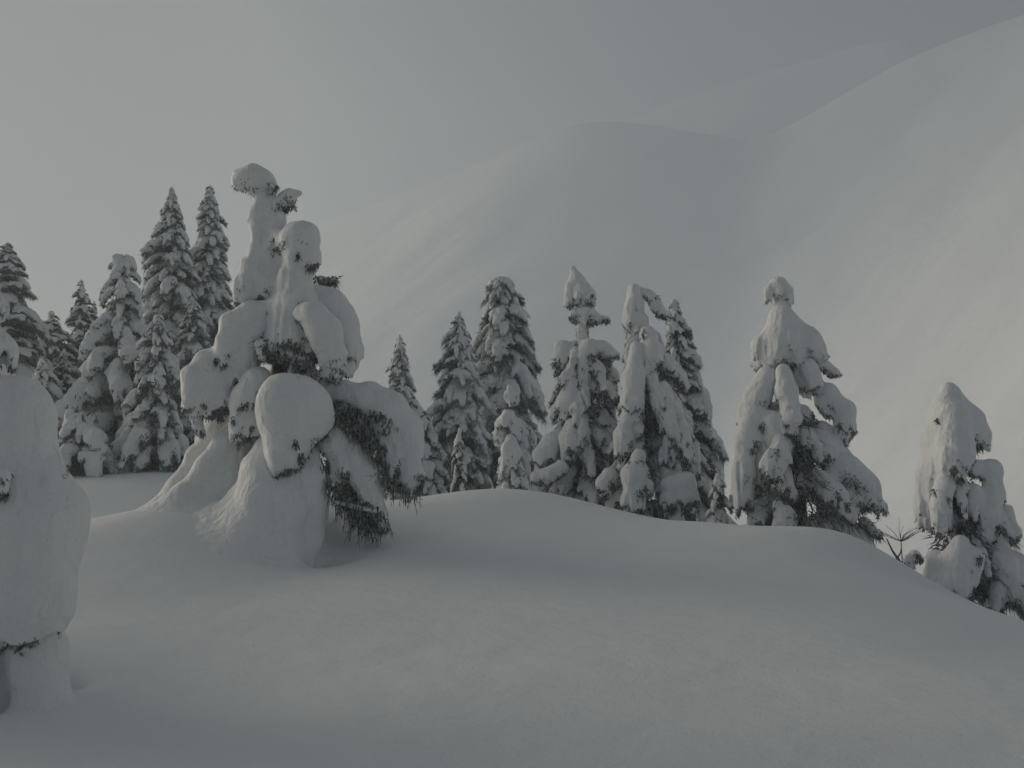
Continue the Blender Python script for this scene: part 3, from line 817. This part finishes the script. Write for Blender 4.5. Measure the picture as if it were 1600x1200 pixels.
    t.load([(900, 493, 14), (918, 492, 16), (914, 504, 15)], [(936, 500, 9), (948, 498, 6)], k=.5, wob=.06, needles=240, nl=.08, thr=.05)
    t.load([(908, 480, 7), (910, 530, 10)], k=.4, needles=160, nl=.09, thr=1.3)
    t.load([(920, 540, 14, -.2), (914, 560, 18, -.25), (910, 600, 14, -.3)], [(940, 546, 16, -.15), (956, 558, 14, -.1)], k=.5, needles=200, nl=.09)
    t.load([(878, 545, 15, 0), (880, 560, 17, -.05), (872, 580, 10, -.05)], k=.5, needles=200, nl=.09)
    t.load([(890, 600, 15, -.35), (888, 630, 20, -.4), (886, 655, 13, -.4)], k=.5, needles=160, nl=.09)
    t.load([(898, 665, 17, -.6), (892, 690, 21, -.65), (886, 718, 13, -.65)], k=.5, needles=180, nl=.09)
    t.load([(862, 690, 16, -.5), (850, 712, 19, -.55), (846, 740, 12, -.55)], k=.5, needles=180, nl=.09)
    t.load([(838, 746, 11, -.9), (856, 742, 12, -.9), (876, 730, 13, -.8)], k=.5, needles=160, nl=.09)

    t = Tree('columnar snow-plastered spruce with a flat-topped stump head', 20.5, 1008, 35)
    t.rs = .9
    t.boughs([(520, 984, 1030), (560, 972, 1050), (600, 962, 1062), (650, 954, 1072), (700, 946, 1082), (750, 938, 1090), (812, 934, 1096)], 'heavy', step=.46, wide=.7, tall=1.2, mix=('medium', .5))
    t.load([(992, 452, 13), (990, 478, 16), (988, 500, 16), (990, 520, 12)], [(1000, 500, 14), (1004, 530, 15)], k=.6, wob=.07, needles=160, nl=.08, name='leader')
    t.load([(1004, 458, 8), (1015, 461, 9), (1026, 478, 11), (1036, 492, 9)], k=.5, wob=.08, needles=160, nl=.08)
    t.load([(1012, 520, 14, -.2), (1018, 555, 20, -.25), (1014, 590, 16, -.25)], k=.6, needles=160, nl=.09)
    t.load([(996, 545, 12, -.3), (990, 590, 19, -.4), (988, 630, 19, -.5), (990, 655, 11, -.5)], k=.6, wob=.04, needles=160, nl=.09)
    t.load([(984, 640, 11, -.5), (974, 680, 16, -.6), (972, 712, 13, -.6)], k=.6, needles=120, nl=.09)
    t.load([(1034, 606, 13, -.35), (1046, 640, 16, -.42), (1044, 672, 12, -.45)], k=.6, wob=.1, needles=160, nl=.09, flute=.4)
    t.load([(1052, 660, 12, -.45), (1062, 690, 17, -.5), (1060, 720, 12, -.5)], [(1042, 690, 11, -.5), (1038, 718, 9, -.5)], k=.6, wob=.1, needles=200, nl=.09, flute=.4)
    t.load([(998, 712, 12, -.8), (988, 742, 17, -.9), (990, 790, 20, -1.0)], [(1004, 740, 14, -.9), (1012, 770, 10, -.9)], k=.7, needles=260, nl=.09)
    t.load([(950, 740, 10, -.7), (944, 756, 13, -.7), (946, 772, 10, -.7)], k=.6, needles=160, nl=.09)
    t.load([(1046, 758, 16, -.8), (1070, 754, 17, -.8), (1076, 780, 16, -.8), (1044, 784, 15, -.8)], k=.8, wob=.05, needles=320, nl=.1)

    t = Tree('slender spruce with a lumpy leaning side, close behind the columnar one', 22.5, 1068, 36)
    t.boughs([(470, 1048, 1062), (500, 1040, 1072), (530, 1036, 1082), (570, 1034, 1098), (620, 1034, 1114), (680, 1034, 1130), (740, 1034, 1136), (815, 1034, 1140)], 'medium', step=.36, wide=.9, mix=('heavy', .5))
    t.leader(1054, 467, 30, 9)
    t = Tree('low drifted sapling with sagging skirts in the gap before the gabled spruce', 19, 1122, 40, 'snow-buried saplings')
    t.boughs([(745, 1116, 1126), (770, 1108, 1136), (825, 1100, 1146)], 'heavy', step=.5, wide=1.0)
    t.leader(1121, 738, 22, 9)

    t = Tree('wide gabled spruce with a bell-shaped snow top and sky showing between its boughs', 18.5, 1252, 37)
    t.rs = .9
    t.boughs([(640, 1160, 1290), (690, 1150, 1300), (740, 1146, 1330), (790, 1146, 1360), (850, 1150, 1380)], 'heavy', step=.6, whorl=4, wide=.62, tall=1.2, mix=('medium', .6), grow=.93)
    t.trunk([(1218, 440, 0), (1230, 560, 0), (1250, 740, 0)], .12)
    t.load([(1217, 445, 16), (1224, 458, 17), (1228, 472, 12)], [(1202, 452, 9), (1200, 470, 8)], k=.4, wob=.05, needles=80, nl=.06, name='leader')
    t.load([(1220, 478, 13), (1222, 500, 22), (1216, 530, 30), (1212, 560, 28)], [(1240, 500, 14), (1262, 535, 24), (1278, 558, 18)], [(1192, 540, 20), (1186, 568, 14)], [(1236, 530, 24, -.1), (1244, 560, 18, -.1)], k=.5, wob=.05, needles=220, nl=.08, cut=.3)
    t.load([(1238, 575, 18, .1), (1262, 596, 22, .1), (1284, 614, 20, .1)], k=.5, wob=.08, needles=160, nl=.08)
    t.load([(1286, 570, 12), (1302, 582, 9), (1312, 586, 5)], k=.5, needles=90, nl=.07)
    t.load([(1222, 580, 14, -.35), (1228, 610, 18, -.4), (1236, 650, 17, -.45), (1234, 680, 11, -.45)], k=.5, wob=.06, needles=140, nl=.08)
    t.load([(1200, 590, 20, -.1), (1184, 620, 22, -.1), (1168, 650, 20, -.1)], [(1262, 575, 16, -.1), (1272, 605, 18, -.1)], k=.5, needles=160, nl=.08)
    t.load([(1178, 650, 24, -.2), (1166, 690, 21, -.25), (1162, 740, 19, -.3), (1160, 790, 18, -.3)], [(1206, 660, 22, -.3), (1214, 700, 20, -.35), (1206, 750, 14, -.35)], k=.5, wob=.05, needles=420, nl=.09, thr=0)
    t.load([(1292, 612, 16), (1316, 640, 20), (1322, 668, 17), (1314, 690, 12)], [(1280, 625, 10), (1296, 652, 9)], k=.5, wob=.06, needles=220, nl=.08)
    t.load([(1284, 668, 12, .1), (1300, 676, 11, .1), (1318, 680, 12, .05)], k=.5, needles=160, nl=.08, thr=.1)
    t.load([(1300, 716, 20, -.1), (1320, 730, 26, -.15), (1352, 766, 26, -.15), (1368, 792, 16, -.15)], [(1296, 750, 18, -.2), (1292, 800, 16, -.2)], [(1330, 780, 20, -.2), (1326, 810, 12, -.2)], k=.6, wob=.05, needles=620, nl=.1, thr=0)
    t.load([(1350, 815, 9, -.1), (1366, 830, 7, -.1), (1376, 838, 4, -.1)], k=.5, needles=300, nl=.13, thr=1.3, mat=NEEDLE)
    t.load([(1224, 736, 13, -.5), (1226, 756, 15, -.5), (1236, 776, 12, -.5)], k=.5, needles=140, nl=.08)
    t.load([(1216, 790, 9, -.6), (1224, 800, 13, -.6), (1218, 830, 14, -.6)], [(1236, 806, 8, -.6), (1240, 830, 8, -.6)], k=.6, wob=.12, needles=160, nl=.08)
    t.load([(1262, 655, 6, .1), (1276, 660, 5, .1)], k=.5, needles=220, nl=.12, thr=1.3, mat=NEEDLE)
    t.load([(1262, 724, 9, .1), (1268, 750, 8, .1)], k=.5, needles=320, nl=.13, thr=1.3, mat=NEEDLE)

    t = Tree('cowled spruce with one pointed hood of snow standing on the falling slope', 15.5, 1500, 38)
    t.rs = .9
    t.boughs([(740, 1446, 1540), (800, 1440, 1562), (860, 1440, 1590), (960, 1440, 1620)], 'heavy', step=.6, whorl=4, wide=.7, tall=1.2, mix=('medium', .4), grow=.9)
    t.trunk([(1480, 610, 0), (1490, 700, 0), (1500, 850, 0)], .12)
    t.load([(1482, 610, 15), (1476, 640, 23), (1466, 690, 25), (1456, 740, 23), (1450, 790, 20), (1449, 820, 13)], [(1492, 625, 18), (1512, 660, 26), (1530, 684, 20), (1540, 702, 10)], [(1488, 650, 30, -.15), (1490, 710, 32, -.25), (1484, 752, 20, -.3)], k=.6, wob=.04, needles=260, nl=.07, name='leader')
    t.load([(1478, 750, 16, -.35), (1470, 790, 18, -.35), (1472, 828, 13, -.35)], k=.5, needles=140, nl=.07)
    t.load([(1524, 730, 16, -.2), (1548, 736, 17, -.2), (1552, 770, 18, -.2), (1546, 810, 20, -.25), (1540, 842, 14, -.25)], [(1520, 770, 16, -.25), (1518, 810, 14, -.3)], k=.6, wob=.05, needles=320, nl=.08)
    t.load([(1570, 800, 14), (1582, 830, 13), (1572, 846, 9)], k=.5, needles=160, nl=.08)
    t.load([(1500, 850, 14, -.5), (1490, 880, 22, -.55), (1488, 920, 30, -.6)], [(1520, 870, 16, -.5), (1516, 910, 18, -.5)], [(1460, 870, 13, -.4), (1456, 920, 14, -.4)], k=.6, needles=320, nl=.08)
    t.load([(1566, 870, 20, -.1), (1590, 890, 24, -.2), (1600, 930, 26, -.2)], [(1560, 920, 18, -.3), (1556, 950, 14, -.3)], k=.6, needles=320, nl=.08)

def shrubs():
    rg = np.random.default_rng(77)
    # snapped dark stem
    D = 14.6
    X = at(1432, 800, D)[0]; b = np.array((X, D, float(ground_z(X, D)[0])))
    r = empty('broken_branch', b, 'bare dark broken stem poking out of the snow beside the gabled spruce', 'branch')
    pts = [np.array((0, 0, -.2))] + [at(x, y, D) - b for x, y in ((1412, 886), (1402, 872), (1394, 860), (1385, 841))]
    pts = [p for p in pts if p[2] > -.25]
    v, f = tube(pts, np.linspace(.03, .008, len(pts)), 6)
    obj('stem', new_mesh('stem', v, f, BARK), r)
    sp = at(1402, 872, D) - b
    v, f = tube([sp, sp + (.05, 0, .07), sp + (.07, .02, .14)], [.014, .01, .004], 5)
    obj('side_twig', new_mesh('side_twig', v, f, BARK), r)
    # small snowy sprig
    t = Tree('little frosted spruce sprig sheltering under the cowled spruce', 15, 1424, 41, 'snow-buried saplings')
    t.trunk([(1424, 870, 0), (1426, 890, 0)], .02, .01)
    t.load([(1418, 874, 7), (1428, 868, 8), (1436, 874, 7)], [(1424, 884, 6)], k=.5, wob=.1, needles=160, nl=.06, thr=.3)
    # leafless shrub
    D = 24
    X = at(1408, 800, D)[0]; b = np.array((X, D, float(ground_z(X, D)[0])))
    r = empty('bare_shrub', b, 'thin leafless shrub with fanned twigs in the pale hollow beyond the broken stem', 'shrub')
    foot = at(1408, 846, D) - b
    v, f = tube([np.array((0, 0, -.1)), foot], [.02, .012], 5)
    obj('stem', new_mesh('stem', v, f, BARK), r)
    for k in range(15):
        a = rg.uniform(-1.2, 1.2); L = rg.uniform(.35, .75)
        dy = rg.uniform(-.3, .3)
        e = foot + np.array((math.sin(a) * L, dy, math.cos(a) * L * .8))
        m = (foot + e) / 2 + rg.normal(size=3) * .04
        v, f = tube([foot, m, e], [.008, .006, .003], 4)
        obj('twig', new_mesh('twig', v, f, BARK), r)

big_tree()
edge_tree()
sapling_figure()
sapling_spike()
spruces()
shrubs()

# ------------------------------------------------------------------ dark needle tufts that break through the snow
TUFTS = [(466, 397, 5), (413, 545, 7), (445, 562, 9), (468, 574, 14), (530, 640, 12), (556, 650, 13), (575, 688, 10), (600, 700, 8), (545, 666, 9), (622, 735, 7), (626, 758, 6), (602, 745, 7), (344, 646, 10), (470, 715, 8),
         (462, 692, 6), (374, 692, 5), (365, 655, 5),
         (920, 475, 5), (945, 500, 6), (925, 560, 10), (950, 570, 8), (870, 565, 9), (905, 600, 6), (940, 620, 9), (935, 642, 7), (900, 665, 5), (925, 690, 8), (930, 610, 6), (945, 688, 7), (890, 705, 6), (860, 720, 7), (905, 720, 6), (915, 780, 7), (855, 765, 6), (880, 660, 5),
         (1025, 465, 4), (1005, 520, 4), (1030, 570, 7), (1035, 585, 6), (1010, 620, 5), (1020, 680, 7), (1012, 670, 6), (1000, 720, 6), (1015, 735, 8), (985, 720, 6), (1060, 705, 7), (955, 755, 7), (965, 790, 7), (1000, 770, 8), (1010, 765, 7), (1050, 795, 8), (1075, 790, 7),
         (1085, 660, 7), (1095, 680, 7), (1105, 720, 7), (1065, 600, 6), (1080, 560, 6), (1115, 600, 5), (1075, 520, 5),
         (1240, 570, 5), (1190, 665, 6), (1180, 690, 6), (1175, 702, 5), (1212, 705, 8), (1195, 745, 9), (1185, 765, 9), (1168, 785, 7), (1255, 715, 9), (1262, 735, 9), (1270, 650, 7), (1290, 755, 6), (1308, 770, 6), (1325, 790, 7), (1338, 765, 6), (1350, 800, 8), (1230, 765, 6), (1245, 800, 8), (1310, 665, 6),
         (1465, 655, 4), (1530, 700, 7), (1490, 735, 8), (1500, 747, 7), (1505, 815, 7), (1480, 780, 5), (1530, 870, 7), (1545, 870, 6), (1445, 905, 5), (1460, 765, 5), (1520, 930, 7),
         (225, 610, 11), (215, 560, 7), (190, 540, 6), (240, 560, 7), (245, 600, 7), (265, 640, 7), (245, 650, 7), (225, 690, 10), (205, 715, 8), (175, 690, 6), (150, 650, 6), (100, 740, 6), (130, 720, 6), (215, 735, 7), (270, 710, 8), (230, 525, 6), (250, 515, 6), (320, 430, 7), (300, 500, 9), (330, 530, 10),
         (290, 480, 7), (270, 440, 6), (345, 395, 5), (260, 360, 5), (740, 620, 7), (790, 560, 7), (815, 640, 6), (760, 590, 6), (780, 640, 7), (700, 720, 9), (690, 690, 9), (730, 690, 7), (745, 720, 7), (5, 748, 6), (4, 772, 5)]

def tufts():
    rg = np.random.default_rng(404)
    bpy.context.view_layer.update()
    dg = bpy.context.evaluated_depsgraph_get()
    eye = Vector((0, 0, EYE))
    for px, py, r in TUFTS:
        by = {}
        for _ in range(int(r * r * .8) + 10):
            a, q = rg.uniform(0, 6.28), r * rg.random() ** .7
            d = Vector(at(px + q * math.cos(a) * .75, py + q * math.sin(a) * 1.25, 10.0)) - eye
            d.normalize()
            ok, loc, nor, _i, ob, _m = scene.ray_cast(dg, eye, d, distance=60)
            if not ok: continue
            root = ob
            while root.parent: root = root.parent
            if root.get('category') != 'tree': continue
            by.setdefault(root.name, []).append((loc, nor if nor.dot(d) < 0 else -nor))
        for name, hits in by.items():
            if len(hits) < 6: continue
            root = bpy.data.objects[name]
            P = np.array([h[0] for h in hits]) - np.array(root.location); N = np.array([h[1] for h in hits])
            sc = m_per_px(hits[0][0].y)
            n = len(P)
            L = sc * 9 * rg.uniform(.6, 1.5, n)
            P = P - N * (L * .22)[:, None]
            D = N * .55 + np.array((0, 0, -.8)) + rg.normal(size=(n, 3)) * .4
            v, f = spikes(P, D, L, sc * 1.35 * rg.uniform(.7, 1.4, n), rg)
            obj('needle_tuft', new_mesh('needle_tuft', v, f, NEEDLE, False), root, kind='stuff')
tufts()

# ------------------------------------------------------------------ haze
def haze():
    lo, hi = np.array((-162, -162, -30.0)), np.array((345, 745, 300.0))
    v = np.array([(x, y, z) for x in (lo[0], hi[0]) for y in (lo[1], hi[1]) for z in (lo[2], hi[2])])
    f = np.array([(0, 1, 3, 2), (4, 6, 7, 5), (0, 4, 5, 1), (2, 3, 7, 6), (0, 2, 6, 4), (1, 5, 7, 3)])
    m = bpy.data.materials.new('haze'); m.use_nodes = True
    n = m.node_tree.nodes; n.clear()
    o = n.new('ShaderNodeOutputMaterial'); p = n.new('ShaderNodeVolumePrincipled')
    p.inputs['Color'].default_value = (.83, .91, 1, 1)
    p.inputs['Density'].default_value = HAZE
    p.inputs['Anisotropy'].default_value = .42
    m.node_tree.links.new(p.outputs[0], o.inputs['Volume'])
    obj('haze', new_mesh('haze', v, f, m, False), kind='stuff', label='thin even winter haze over the whole slope')
HAZE = .0027
haze()
